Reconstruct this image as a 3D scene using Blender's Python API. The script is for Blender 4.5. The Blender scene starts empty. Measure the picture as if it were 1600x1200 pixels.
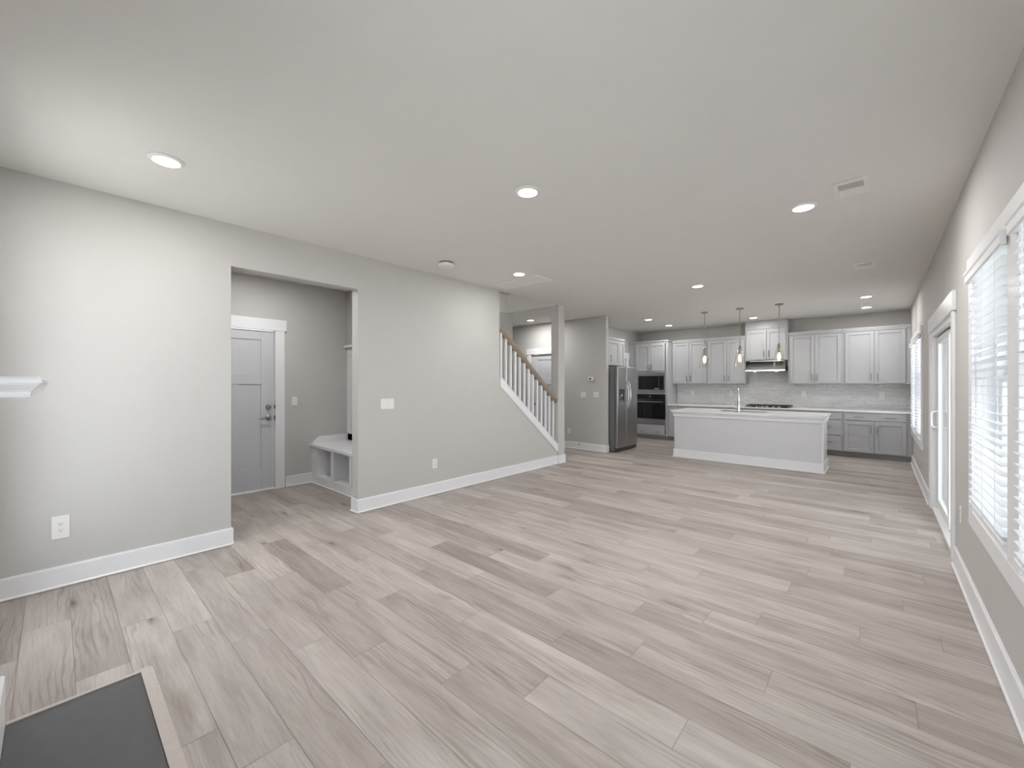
import bpy, bmesh, math, random
from mathutils import Vector, Matrix
random.seed(7)
S = bpy.context.scene
COL = S.collection
PI = math.pi

# ------------------------------------------------------------------ camera, sky, exposure
cam_d = bpy.data.cameras.new('camera')
cam = bpy.data.objects.new('camera', cam_d); COL.objects.link(cam)
cam_d.sensor_fit = 'HORIZONTAL'; cam_d.sensor_width = 36.0; cam_d.lens = 14.395
cam_d.clip_start = 0.01; cam_d.clip_end = 200
cam.location = (0, 0, 1.37); cam.rotation_euler = (PI/2, 0, math.radians(41.823))
S.camera = cam

W = bpy.data.worlds.new('overcast_sky'); S.world = W; W.use_nodes = True
bg = W.node_tree.nodes['Background']
bg.inputs['Color'].default_value = (0.90, 0.95, 1.0, 1); bg.inputs['Strength'].default_value = 6.0
sun_d = bpy.data.lights.new('sun', 'SUN'); sun_d.energy = 30.0; sun_d.angle = 0.02; sun_d.color = (1.0, .97, .93)
sun = bpy.data.objects.new('sun', sun_d); COL.objects.link(sun); sun.location = (-4, 6, 12)
sun.rotation_euler = Vector((0.30, -0.25, -0.92)).to_track_quat('-Z', 'Y').to_euler()

S.view_settings.view_transform = 'Standard'
S.view_settings.look = 'None'
S.view_settings.gamma = 1.0
S.view_settings.use_curve_mapping = False
S.view_settings.exposure = 0.24
try:
    S.cycles.max_bounces = 14; S.cycles.diffuse_bounces = 8; S.cycles.glossy_bounces = 6
    S.cycles.transparent_max_bounces = 24; S.cycles.transmission_bounces = 8
    S.cycles.sample_clamp_indirect = 6.0
    S.cycles.caustics_reflective = False; S.cycles.caustics_refractive = False
except Exception: pass

def portal(name, loc, sx, sy, rot):
    """a sky portal in a window opening: helps the sky light find its way in"""
    d = bpy.data.lights.new(name, 'AREA'); d.shape = 'RECTANGLE'; d.size = sx; d.size_y = sy
    d.cycles.is_portal = True
    o = bpy.data.objects.new(name, d); o.location = loc; o.rotation_euler = rot; COL.objects.link(o)
ROT_IN_FROM_RIGHT = (0, PI/2, 0)        # area light -Z turned to -X
portal('window_daylight', (0.66, 3.24, 1.315), 1.43, 0.92, ROT_IN_FROM_RIGHT)
portal('window_daylight', (0.66, 2.13, 1.315), 1.43, 0.92, ROT_IN_FROM_RIGHT)
portal('window_daylight', (0.66, 0.62, 1.315), 1.43, 0.92, ROT_IN_FROM_RIGHT)
portal('window_daylight', (0.66, 8.18, 1.315), 1.43, 0.92, ROT_IN_FROM_RIGHT)
portal('window_daylight', (0.66, 9.29, 1.315), 1.43, 0.92, ROT_IN_FROM_RIGHT)
portal('door_daylight', (0.66, 5.55, 0.98), 1.9, 1.74, ROT_IN_FROM_RIGHT)
for wx, ww in ((-3.35, .8), (-0.15, .9)): portal('window_daylight', (wx, -0.53, 1.35), ww, 2.0, (PI/2, 0, 0))  # sky portals for the two added windows behind the camera

LAMP_W = 16.0       # watts of each recessed ceiling light

# ------------------------------------------------------------------ materials
def srgb(r, g, b):
    f = lambda c: (c/255/12.92) if c/255 <= 0.04045 else ((c/255+0.055)/1.055)**2.4
    return (f(r), f(g), f(b), 1)
def mat(name, col, rough=0.5, metal=0.0, noise=0.02, scale=6.0, bump=0.0, bscale=200, spec=None, stretch=None):
    m = bpy.data.materials.new(name); m.use_nodes = True
    nt = m.node_tree; b = nt.nodes['Principled BSDF']
    b.inputs['Roughness'].default_value = rough; b.inputs['Metallic'].default_value = metal
    if spec is not None: b.inputs['Specular IOR Level'].default_value = spec
    g = nt.nodes.new('ShaderNodeNewGeometry')
    src = g.outputs['Position']
    if stretch:
        mp = nt.nodes.new('ShaderNodeMapping'); mp.inputs['Scale'].default_value = stretch
        nt.links.new(src, mp.inputs['Vector']); src = mp.outputs['Vector']
    n = nt.nodes.new('ShaderNodeTexNoise'); n.inputs['Scale'].default_value = scale; n.inputs['Detail'].default_value = 3
    nt.links.new(src, n.inputs['Vector'])
    r = nt.nodes.new('ShaderNodeValToRGB')
    lo = tuple(c*(1-noise) for c in col[:3])+(1,); hi = tuple(min(1, c*(1+noise)) for c in col[:3])+(1,)
    r.color_ramp.elements[0].position = 0.3; r.color_ramp.elements[1].position = 0.7
    r.color_ramp.elements[0].color = lo; r.color_ramp.elements[1].color = hi
    nt.links.new(n.outputs['Fac'], r.inputs['Fac']); nt.links.new(r.outputs['Color'], b.inputs['Base Color'])
    if bump:
        n2 = nt.nodes.new('ShaderNodeTexNoise'); n2.inputs['Scale'].default_value = bscale
        nt.links.new(src, n2.inputs['Vector'])
        bp = nt.nodes.new('ShaderNodeBump'); bp.inputs['Strength'].default_value = bump; bp.inputs['Distance'].default_value = 0.002
        nt.links.new(n2.outputs['Fac'], bp.inputs['Height']); nt.links.new(bp.outputs['Normal'], b.inputs['Normal'])
    return m
def emat(name, col, strength):
    m = bpy.data.materials.new(name); m.use_nodes = True; nt = m.node_tree
    nt.nodes.remove(nt.nodes['Principled BSDF'])
    e = nt.nodes.new('ShaderNodeEmission'); e.inputs['Color'].default_value = col; e.inputs['Strength'].default_value = strength
    nt.links.new(e.outputs[0], nt.nodes['Material Output'].inputs['Surface']); return m
def glass(name, tint=(1, 1, 1, 1), gloss=0.08, edge=0.6, power_=4.5):
    m = bpy.data.materials.new(name); m.use_nodes = True; nt = m.node_tree
    nt.nodes.remove(nt.nodes['Principled BSDF'])
    t = nt.nodes.new('ShaderNodeBsdfTransparent'); t.inputs['Color'].default_value = tint
    g = nt.nodes.new('ShaderNodeBsdfGlossy'); g.inputs['Roughness'].default_value = 0.02
    lw = nt.nodes.new('ShaderNodeLayerWeight'); lw.inputs['Blend'].default_value = 0.5
    mr = nt.nodes.new('ShaderNodeMapRange'); mr.inputs['To Min'].default_value = gloss*0.5; mr.inputs['To Max'].default_value = edge
    pw = nt.nodes.new('ShaderNodeMath'); pw.operation = 'POWER'; pw.inputs[1].default_value = power_
    nt.links.new(lw.outputs['Facing'], pw.inputs[0]); nt.links.new(pw.outputs[0], mr.inputs['Value'])
    mx = nt.nodes.new('ShaderNodeMixShader'); nt.links.new(mr.outputs['Result'], mx.inputs['Fac'])
    nt.links.new(t.outputs[0], mx.inputs[1]); nt.links.new(g.outputs[0], mx.inputs[2])
    nt.links.new(mx.outputs[0], nt.nodes['Material Output'].inputs['Surface']); return m

M = {}
M['paint'] = mat('wall_paint', srgb(191, 189, 186), 0.75, noise=0.008, bump=0.05, bscale=350, spec=0.25)
M['ceil'] = mat('ceiling_paint', srgb(222, 220, 217), 0.85, noise=0.008, bump=0.06, bscale=300, spec=0.2)
M['trim'] = mat('trim_paint', srgb(228, 228, 230), 0.35, noise=0.006)
M['doorpaint'] = mat('door_paint', srgb(198, 199, 202), 0.4, noise=0.006)
M['cab'] = mat('cabinet_paint', srgb(173, 174, 176), 0.4, noise=0.008)
M['toe'] = mat('toe_kick_paint', srgb(150, 151, 153), 0.5, noise=0.01)
M['island'] = mat('island_paint', srgb(204, 204, 206), 0.5, noise=0.01)
M['quartz'] = mat('white_quartz', srgb(226, 226, 226), 0.2, noise=0.015, scale=14)
M['steel'] = mat('brushed_steel', srgb(168, 169, 170), 0.32, 1.0, noise=0.03, scale=40, stretch=(1, 1, 30))
M['steelside'] = mat('fridge_side_grey', srgb(112, 113, 114), 0.5, 0.2, noise=0.02)
M['chrome'] = mat('polished_nickel', srgb(205, 206, 208), 0.16, 1.0, noise=0.01)
M['nickel'] = mat('satin_nickel', srgb(150, 149, 147), 0.34, 1.0, noise=0.02)
M['pull'] = mat('cabinet_pull_nickel', srgb(128, 128, 129), 0.34, 1.0, noise=0.02)
M['black'] = mat('black_glass', srgb(18, 18, 19), 0.1, noise=0.02)
M['iron'] = mat('cast_iron', srgb(26, 26, 27), 0.6, noise=0.06)
M['dark'] = mat('dark_gasket', srgb(60, 61, 62), 0.7, noise=0.03)
M['slot'] = mat('outlet_slot', srgb(45, 44, 43), 0.8, noise=0.03)
M['plastic'] = mat('white_plastic', srgb(226, 224, 221), 0.35, noise=0.005)
M['lcd'] = mat('grey_display', srgb(58, 60, 58), 0.25, noise=0.02)
M['slat'] = mat('blind_white', srgb(228, 230, 233), 0.45, noise=0.008)
M['vinyl'] = mat('white_vinyl', srgb(232, 233, 234), 0.4, noise=0.005)
M['slate'] = mat('hearth_slate', srgb(86, 86, 87), 0.55, noise=0.05, scale=22, bump=0.1, bscale=90)
M['rail'] = mat('stained_oak_rail', srgb(140, 126, 112), 0.45, noise=0.08, scale=20, stretch=(6, 0.6, 6))
M['carpet'] = mat('stair_carpet', srgb(178, 172, 164), 0.95, noise=0.06, scale=200)
M['louver'] = mat('gap_shadow_grey', srgb(120, 118, 112), 0.7, noise=0.02)
M['floortrim'] = mat('wood_transition', srgb(190, 181, 175), 0.5, noise=0.05, scale=12, stretch=(3, 3, 3))
M['glass'] = glass('window_glass', (0.97, 0.985, 0.99, 1), 0.06, 0.95)
M['pglass'] = glass('pendant_glass', (0.985, 0.972, 0.94, 1), 0.05, 0.5, 2.5)
M['bulb'] = emat('warm_bulb', (1.0, 0.85, 0.62, 1), 9.0)
M['lens'] = emat('light_lens', (1.0, 0.97, 0.94, 1), 7.0)
M['hoodlamp'] = emat('hood_lamp', (1.0, 0.95, 0.88, 1), 6.0)
M['siding'] = mat('neighbour_siding', srgb(178, 184, 192), 0.8, noise=0.02)
M['fence'] = mat('white_fence_paint', srgb(222, 222, 220), 0.7, noise=0.02)
M['roof'] = mat('grey_shingles', srgb(120, 120, 122), 0.9, noise=0.1, scale=30)
M['patio'] = mat('patio_concrete', srgb(176, 175, 172), 0.85, noise=0.05, scale=4)

def tile_mat():
    m = bpy.data.materials.new('glossy_handmade_tile'); m.use_nodes = True; nt = m.node_tree; b = nt.nodes['Principled BSDF']
    g = nt.nodes.new('ShaderNodeNewGeometry'); sp = nt.nodes.new('ShaderNodeSeparateXYZ'); cb = nt.nodes.new('ShaderNodeCombineXYZ')
    nt.links.new(g.outputs['Position'], sp.inputs[0]); nt.links.new(sp.outputs['X'], cb.inputs['X']); nt.links.new(sp.outputs['Z'], cb.inputs['Y'])
    br = nt.nodes.new('ShaderNodeTexBrick'); nt.links.new(cb.outputs[0], br.inputs['Vector'])
    br.inputs['Scale'].default_value = 1; br.inputs['Brick Width'].default_value = 0.2; br.inputs['Row Height'].default_value = 0.065
    br.inputs['Mortar Size'].default_value = 0.0022; br.inputs['Mortar Smooth'].default_value = 0.4
    br.inputs['Color1'].default_value = srgb(214, 214, 214); br.inputs['Color2'].default_value = srgb(204, 204, 205); br.inputs['Mortar'].default_value = srgb(196, 195, 193)
    nt.links.new(br.outputs['Color'], b.inputs['Base Color']); b.inputs['Roughness'].default_value = 0.09
    n = nt.nodes.new('ShaderNodeTexNoise'); n.inputs['Scale'].default_value = 16; n.inputs['Detail'].default_value = 2
    nt.links.new(cb.outputs[0], n.inputs['Vector'])
    b1 = nt.nodes.new('ShaderNodeBump'); b1.inputs['Strength'].default_value = 1.0; b1.inputs['Distance'].default_value = 0.03
    b2 = nt.nodes.new('ShaderNodeBump'); b2.invert = True; b2.inputs['Strength'].default_value = 0.7; b2.inputs['Distance'].default_value = 0.003
    nt.links.new(n.outputs['Fac'], b1.inputs['Height']); nt.links.new(br.outputs['Fac'], b2.inputs['Height'])
    nt.links.new(b1.outputs['Normal'], b2.inputs['Normal']); nt.links.new(b2.outputs['Normal'], b.inputs['Normal'])
    return m
M['tile'] = tile_mat()

def plank_mat():
    """luxury vinyl oak planks: each plank carries its own random tone and grain offset as a mesh attribute"""
    m = bpy.data.materials.new('oak_vinyl_planks'); m.use_nodes = True; nt = m.node_tree; b = nt.nodes['Principled BSDF']
    L = nt.links.new; N = nt.nodes.new
    at = N('ShaderNodeAttribute'); at.attribute_name = 'plank'
    sp = N('ShaderNodeSeparateColor'); L(at.outputs['Color'], sp.inputs[0])
    g = N('ShaderNodeNewGeometry')
    off = N('ShaderNodeVectorMath'); off.operation = 'SCALE'; off.inputs['Scale'].default_value = 37.0
    L(at.outputs['Color'], off.inputs[0])
    ad = N('ShaderNodeVectorMath'); ad.operation = 'ADD'; L(g.outputs['Position'], ad.inputs[0]); L(off.outputs[0], ad.inputs[1])
    def mapped(sc):
        mp = N('ShaderNodeMapping'); mp.inputs['Scale'].default_value = sc; L(ad.outputs[0], mp.inputs['Vector']); return mp.outputs['Vector']
    def noise(sc, scale, det, dist=0.0):
        n = N('ShaderNodeTexNoise'); n.inputs['Scale'].default_value = scale; n.inputs['Detail'].default_value = det
        n.inputs['Distortion'].default_value = dist; L(mapped(sc), n.inputs['Vector']); return n.outputs['Fac']
    def ramp(src, p0, p1, c0, c1):
        r = N('ShaderNodeValToRGB'); r.color_ramp.elements[0].position = p0; r.color_ramp.elements[1].position = p1
        r.color_ramp.elements[0].color = c0; r.color_ramp.elements[1].color = c1; L(src, r.inputs['Fac']); return r.outputs['Color']
    def mul(a, bb, fac=1.0):
        x = N('ShaderNodeMix'); x.data_type = 'RGBA'; x.blend_type = 'MULTIPLY'; x.inputs['Factor'].default_value = fac
        L(a, x.inputs['A']); L(bb, x.inputs['B']); return x.outputs['Result']
    base = ramp(sp.outputs['Red'], 0.0, 1.0, srgb(166, 157, 150), srgb(195, 187, 181))
    broad = ramp(noise((1.0, 7, 1), 1.6, 3, 0.6), 0.30, 0.66, (0.66, 0.64, 0.625, 1), (1, 1, 1, 1))
    fine = ramp(noise((1.4, 26, 1), 4.0, 6, 1.2), 0.32, 0.62, (0.78, 0.765, 0.755, 1), (1, 1, 1, 1))
    pores = ramp(noise((5, 160, 1), 3.0, 3, 0.2), 0.30, 0.5, (0.92, 0.915, 0.91, 1), (1, 1, 1, 1))
    # cathedral grain: warped bands running along the plank
    wv = N('ShaderNodeTexWave'); wv.wave_type = 'BANDS'; wv.bands_direction = 'Y'
    wv.inputs['Scale'].default_value = 1.7; wv.inputs['Distortion'].default_value = 15; wv.inputs['Detail'].default_value = 2.5; wv.inputs['Detail Scale'].default_value = 0.9
    L(mapped((0.9, 6.5, 1)), wv.inputs['Vector'])
    cath = ramp(wv.outputs['Fac'], 0.0, 0.35, (0.74, 0.72, 0.705, 1), (1, 1, 1, 1))
    gate = ramp(noise((0.8, 4, 1), 1.3, 1), 0.46, 0.60, (0, 0, 0, 1), (1, 1, 1, 1))
    mx = N('ShaderNodeMix'); mx.data_type = 'RGBA'; L(gate, mx.inputs['Factor']); mx.inputs['A'].default_value = (1, 1, 1, 1); L(cath, mx.inputs['B'])
    # knots: small dark hearts with a soft halo, drawn out along the grain
    nd = N('ShaderNodeTexNoise'); nd.inputs['Scale'].default_value = 5; nd.inputs['Detail'].default_value = 3; L(mapped((1.2, 4.2, 1)), nd.inputs['Vector'])
    wob = N('ShaderNodeVectorMath'); wob.operation = 'MULTIPLY_ADD'; wob.inputs[1].default_value = (.30, .22, 0); L(nd.outputs['Color'], wob.inputs[0]); L(mapped((1.15, 4.6, 1)), wob.inputs[2])
    knots = N('ShaderNodeTexVoronoi'); knots.inputs['Scale'].default_value = 1.0; L(wob.outputs[0], knots.inputs['Vector'])
    kr = N('ShaderNodeValToRGB'); el = kr.color_ramp.elements
    el[0].position = 0.03; el[0].color = (.30, .27, .25, 1); el[1].position = 0.26; el[1].color = (1, 1, 1, 1)
    e_ = el.new(.075); e_.color = (.66, .63, .61, 1); e_ = el.new(.14); e_.color = (.90, .89, .88, 1)
    L(knots.outputs['Distance'], kr.inputs['Fac']); kn = kr.outputs['Color']
    c = mul(base, broad, 0.75); c = mul(c, fine, 0.65); c = mul(c, pores, 0.7); c = mul(c, mx.outputs['Result'], 0.85); c = mul(c, kn, 1.0)
    L(c, b.inputs['Base Color'])
    b.inputs['Roughness'].default_value = 0.42; b.inputs['Specular IOR Level'].default_value = 0.35
    bp = N('ShaderNodeBump'); bp.inputs['Strength'].default_value = 0.12; bp.inputs['Distance'].default_value = 0.001
    L(noise((5, 160, 1), 3.0, 3, 0.2), bp.inputs['Height']); L(bp.outputs['Normal'], b.inputs['Normal'])
    return m
M['plank'] = plank_mat()
M['seam'] = mat('plank_seam', srgb(132, 124, 117), 0.8, noise=0.03)

# ------------------------------------------------------------------ mesh helpers
WL = {}                                       # world location of each root / part (translations only)
def new(): return bmesh.new()
def box(bm, x0, x1, y0, y1, z0, z1, bev=0.0, seg=1):
    if x0 > x1: x0, x1 = x1, x0
    if y0 > y1: y0, y1 = y1, y0
    if z0 > z1: z0, z1 = z1, z0
    v = [bm.verts.new(p) for p in ((x0,y0,z0),(x1,y0,z0),(x1,y1,z0),(x0,y1,z0),(x0,y0,z1),(x1,y0,z1),(x1,y1,z1),(x0,y1,z1))]
    fs = [bm.faces.new([v[i] for i in q]) for q in ((3,2,1,0),(4,5,6,7),(0,1,5,4),(1,2,6,5),(2,3,7,6),(3,0,4,7))]
    if bev > 0:
        ed = list({e for f in fs for e in f.edges})
        bmesh.ops.bevel(bm, geom=ed, offset=min(bev, 0.45*min(x1-x0, y1-y0, z1-z0)), segments=seg, affect='EDGES', profile=0.5)
    return bm
def prism(bm, poly, axis, a, b):
    """extrude a closed polygon [(u,v)] along an axis from a to b; axis x: (y,z), y: (x,z), z: (x,y)"""
    def P(u, v, t): return {'x': (t, u, v), 'y': (u, t, v), 'z': (u, v, t)}[axis]
    A = [bm.verts.new(P(u, v, a)) for u, v in poly]; B = [bm.verts.new(P(u, v, b)) for u, v in poly]
    n = len(poly); fs = [bm.faces.new(A), bm.faces.new(B[::-1])]
    for i in range(n): fs.append(bm.faces.new((A[i], B[i], B[(i+1) % n], A[(i+1) % n])))
    bmesh.ops.recalc_face_normals(bm, faces=fs); return bm
def lathe(bm, prof, c, axis='z', n=24):
    """revolve [(r,h)] about an axis through c"""
    rings = []
    for r, h in prof:
        ring = []
        for i in range(n):
            a = 2*PI*i/n; u, v = r*math.cos(a), r*math.sin(a)
            p = {'z': (u, v, h), 'x': (h, u, v), 'y': (u, h, v)}[axis]
            ring.append(bm.verts.new((c[0]+p[0], c[1]+p[1], c[2]+p[2])))
        rings.append(ring)
    fs = []
    for k in range(len(rings)-1):
        for i in range(n):
            fs.append(bm.faces.new((rings[k][i], rings[k][(i+1) % n], rings[k+1][(i+1) % n], rings[k+1][i])))
    if prof[0][0] > 1e-5: fs.append(bm.faces.new(rings[0][::-1]))
    if prof[-1][0] > 1e-5: fs.append(bm.faces.new(rings[-1]))
    bmesh.ops.recalc_face_normals(bm, faces=fs); return bm
def tube(bm, pts, r, n=10, cap=True):
    pts = [Vector(p) for p in pts]; rings = []; rr = r if isinstance(r, (list, tuple)) else [r]*len(pts)
    t0 = (pts[1]-pts[0]).normalized(); ref = Vector((0, 0, 1)) if abs(t0.z) < 0.9 else Vector((1, 0, 0))
    nrm = t0.cross(ref).normalized()
    for i, p in enumerate(pts):
        if i == 0: t = (pts[1]-pts[0])
        elif i == len(pts)-1: t = pts[-1]-pts[-2]
        else: t = (pts[i+1]-pts[i]).normalized() + (pts[i]-pts[i-1]).normalized()
        t.normalize(); nrm = (nrm - t*nrm.dot(t)).normalized(); bn = t.cross(nrm)
        rings.append([bm.verts.new(p + (nrm*math.cos(2*PI*k/n) + bn*math.sin(2*PI*k/n))*rr[i]) for k in range(n)])
    fs = []
    for k in range(len(rings)-1):
        for i in range(n): fs.append(bm.faces.new((rings[k][i], rings[k][(i+1) % n], rings[k+1][(i+1) % n], rings[k+1][i])))
    if cap: fs += [bm.faces.new(rings[0][::-1]), bm.faces.new(rings[-1])]
    bmesh.ops.recalc_face_normals(bm, faces=fs); return bm
def smooth(bm, ang=None):
    for f in bm.faces: f.smooth = True
    return bm
def obj(name, bm, m, parent=None, sm=False, label=None):
    """link a bmesh as ONE mesh object whose origin is the middle of its base"""
    xs = [v.co for v in bm.verts]
    lo = Vector([min(c[i] for c in xs) for i in range(3)]); hi = Vector([max(c[i] for c in xs) for i in range(3)])
    c = Vector(((lo.x+hi.x)/2, (lo.y+hi.y)/2, lo.z))
    bmesh.ops.translate(bm, verts=bm.verts, vec=-c)
    if sm:
        for f in bm.faces: f.smooth = True
    me = bpy.data.meshes.new(name); bm.to_mesh(me); bm.free()
    if sm:
        try: me.set_sharp_from_angle(angle=math.radians(40))
        except Exception: pass
    me.materials.append(M[m] if isinstance(m, str) else m)
    o = bpy.data.objects.new(name, me); COL.objects.link(o); WL[o.name] = c
    if parent is not None:
        o.parent = parent; o.location = c - WL[parent.name]
    else: o.location = c
    if label: o['label'] = label
    return o
def thing(name, loc, label, cat, group=None, kind=None):
    o = bpy.data.objects.new(name, None); o.empty_display_size = 0.1; COL.objects.link(o)
    o.location = loc; WL[o.name] = Vector(loc); return tag(o, label, cat, group, kind)
def tag(o, label, cat, group=None, kind=None):
    o['label'] = label; o['category'] = cat
    if group: o['group'] = group
    if kind: o['kind'] = kind
    return o
def struct(name, bm, m, label=None, sm=False):
    o = obj(name, bm, m, sm=sm); o['kind'] = 'structure'
    if label: o['label'] = label; 
    return o
def kids(o): return [c for c in bpy.data.objects if c.parent == o]
def dup(root, loc, label):
    """a copy of a thing with copies of its parts and their sub-parts"""
    r = root.copy(); COL.objects.link(r); r.location = loc; WL[r.name] = Vector(loc); r['label'] = label
    for ch in kids(root):
        c = ch.copy(); COL.objects.link(c); c.parent = r
        for g in kids(ch):
            d = g.copy(); COL.objects.link(d); d.parent = c
    return r
def facing(face, origin):
    """local (u across, d outward, z) -> world box corners; face '-y' looks to -Y, '+x' looks to +X, '-x' to -X, '+y' to +Y"""
    def mp(bm, u0, u1, d0, d1, z0, z1, bev=0.0, seg=1):
        if face == '-y': return box(bm, u0, u1, origin-d0, origin-d1, z0, z1, bev, seg)
        if face == '+y': return box(bm, u0, u1, origin+d0, origin+d1, z0, z1, bev, seg)
        if face == '+x': return box(bm, origin+d0, origin+d1, u0, u1, z0, z1, bev, seg)
        return box(bm, origin-d0, origin-d1, u0, u1, z0, z1, bev, seg)
    return mp
def fpt(face, origin, u, d, z):
    return {'-y': (u, origin-d, z), '+y': (u, origin+d, z), '+x': (origin+d, u, z), '-x': (origin-d, u, z)}[face]

# ================================================================== THE SETTING
XL, XR, YB, YK, H = -4.12, 0.44, -0.36, 10.53, 2.74      # left wall, right wall, fireplace wall, kitchen wall, ceiling
XK = -4.81                                              # kitchen's left wall
# ---- floor: rows of planks along X, 18.5 cm wide, 1.21 m long
ROW, LEN = 0.1853, 1.212
known = {-3: -3.19, -2: -3.51, -1: -2.75, 0: -3.17, 1: -2.90, 2: -2.54, 3: -2.235, 4: -1.96, 5: -2.70, 6: -3.577, 7: -1.79, 8: -2.50, 9: -2.14,
         10: -1.59, 11: -1.093, 12: -0.752, 13: -1.73, 14: -2.50, 15: -0.963, 17: -1.10, 19: -0.186, 20: -2.19}
tone = {(3, 0): .95, (7, 0): .9, (8, 1): .12, (6, 2): .85, (5, 1): .3, (2, 0): .45, (0, 0): .75, (1, 0): .55, (4, 0): .7, (6, 1): .35, (9, 0): .6, (10, 0): .55,
        (12, 0): .85, (11, 0): .35, (13, 0): .8, (13, 1): .35, (14, 1): .75, (15, 0): .5, (17, 0): .25, (-2, 0): .55, (-1, 0): .9, (0, 1): .6, (1, 1): .5}
bm = new(); lay = bm.loops.layers.float_color.new('plank')
X0, X1 = -7.6, 0.62
rnd = random.Random(11)
g = 0.0010
for r in range(-5, 60):
    y0 = 0.25 + ROW*r; y1 = y0 + ROW
    if y0 > 10.6: break
    base = known.get(r, rnd.uniform(-2.5, -1.3))
    k = int(math.floor((X0-base)/LEN))
    while base + LEN*k < X1:
        a, b_ = max(X0, base+LEN*k), min(X1, base+LEN*(k+1))
        if b_ - a > 0.004:
            t = tone.get((r, k), rnd.random()); c = (t, rnd.random(), rnd.random(), 1)
            f = bm.faces.new([bm.verts.new(p) for p in ((a+g, y0+g, 0), (b_-g, y0+g, 0), (b_-g, y1-g, 0), (a+g, y1-g, 0))])
            for l in f.loops: l[lay] = c
        k += 1
struct('floor', bm, 'plank', 'light greige wood plank floor')
struct('floor_underlay', box(new(), X0-.1, X1, -0.7, 10.7, -0.12, -0.0012), 'seam')
# ---- ceiling with the stairwell cut out
bm = new(); SX0, SX1, SY0, SY1 = -5.33, -4.17, 2.98, 5.82
for q in ((XL-3.6, SX0, -0.6, 10.8), (SX0, SX1, -0.6, SY0), (SX0, SX1, SY1, 10.8), (SX1, 0.7, -0.6, 10.8)): box(bm, *q, H, H+0.34)
struct('ceiling', bm, 'ceil', 'flat light grey ceiling')
# ---- left wall: mudroom opening, then a solid run, then the sloped knee wall of the stairs
OY0, OY1, OZ = 1.006, 2.152, 2.378
bm = new()
box(bm, XL-.13, XL, -0.6, OY0, 0, H); box(bm, XL-.13, XL, OY0, OY1, OZ, H); box(bm, XL-.13, XL, OY1, 4.33, 0, H)
kz = lambda y: 1.462 - 0.803*(y-4.349)           # top of the sloped wall
prism(bm, [(4.33, 0), (5.775, 0), (5.775, kz(5.775)), (4.33, kz(4.33))], 'x', XL-.13, XL)
struct('wall_left', bm, 'paint')
struct('wall_column', box(new(), -4.255, -4.10, 5.78, 5.965, 0, H, 0.004), 'paint', 'square drywall column at the foot of the stairs')
# ---- right wall with its openings (window, window, slider, kitchen windows)
WZ0, WZ1 = 0.60, 2.03
WIN = [(0.16, 1.08), (1.67, 2.59), (2.78, 3.70), (7.72, 8.64), (8.83, 9.75)]
DY0, DY1, DZ = 4.68, 6.42, 1.93
bm = new(); xo = XR+0.17; ys = -0.6
for a, b_ in WIN[:3] + [(DY0, DY1)] + WIN[3:]:
    box(bm, XR, xo, ys, a, 0, H)
    if a == DY0: box(bm, XR, xo, a, b_, DZ, H)
    else: box(bm, XR, xo, a, b_, 0, WZ0); box(bm, XR, xo, a, b_, WZ1, H)
    ys = b_
box(bm, XR, xo, ys, 10.7, 0, H)
struct('wall_right', bm, 'paint')
bm = new(); box(bm, XK-.12, XR+.17, YK, YK+.14, 0, H)
struct('wall_kitchen', bm, 'paint')
# fireplace wall behind the camera, with two windows added to let in daylight
FW = [(-3.75, -2.95), (-0.60, 0.30)]; FZ0, FZ1 = .35, 2.35
bm = new(); xs = XL-.13
for a, b_ in FW:
    box(bm, xs, a, YB-.16, YB, 0, H); box(bm, a, b_, YB-.16, YB, 0, FZ0); box(bm, a, b_, YB-.16, YB, FZ1, H); xs = b_
box(bm, xs, XR+.17, YB-.16, YB, 0, H)
struct('wall_fireplace', bm, 'paint')
# hall wall (thermostat, closet door) ends beside the refrigerator
bm = new(); FD0, FD1, FDZ = -5.98, -5.22, 2.045
box(bm, -7.6, FD0, 7.36, 7.46, 0, H); box(bm, FD0, FD1, 7.36, 7.46, FDZ, H); box(bm, FD1, -4.06, 7.36, 7.46, 0, H)
struct('wall_hall', bm, 'paint')
bm = new(); box(bm, FD0-.3, FD1+.3, 8.0, 8.05, 0, H)
struct('wall_closet', bm, 'paint')
bm = new(); PD0, PD1, PDZ = 9.02, 9.76, 2.02
box(bm, XK-.1, XK, 7.46, PD0, 0, H); box(bm, XK-.1, XK, PD0, PD1, PDZ, H); box(bm, XK-.1, XK, PD1, YK+.1, 0, H)
struct('wall_pantry', bm, 'paint')
# stair enclosure and the floor above
bm = new(); box(bm, SX0-.12, SX0, 2.99, 5.975, 0, H)
struct('wall_stair', bm, 'paint')
zu = H+.3405
bm = new(); box(bm, SX0, SX1, SY0-.1, SY0, zu, 5.2); box(bm, SX0, SX1, SY1, SY1+.1, zu, 5.2); box(bm, SX1, SX1+.1, SY0-.1, SY1+.1, zu, 5.2); box(bm, SX0-.12, SX0, SY0-.1, SY1+.1, zu, 5.2); box(bm, SX0-.12, SX1+.1, SY0-.1, SY1+.1, 5.201, 5.3)
struct('wall_upper_stairwell', bm, 'paint')
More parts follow.
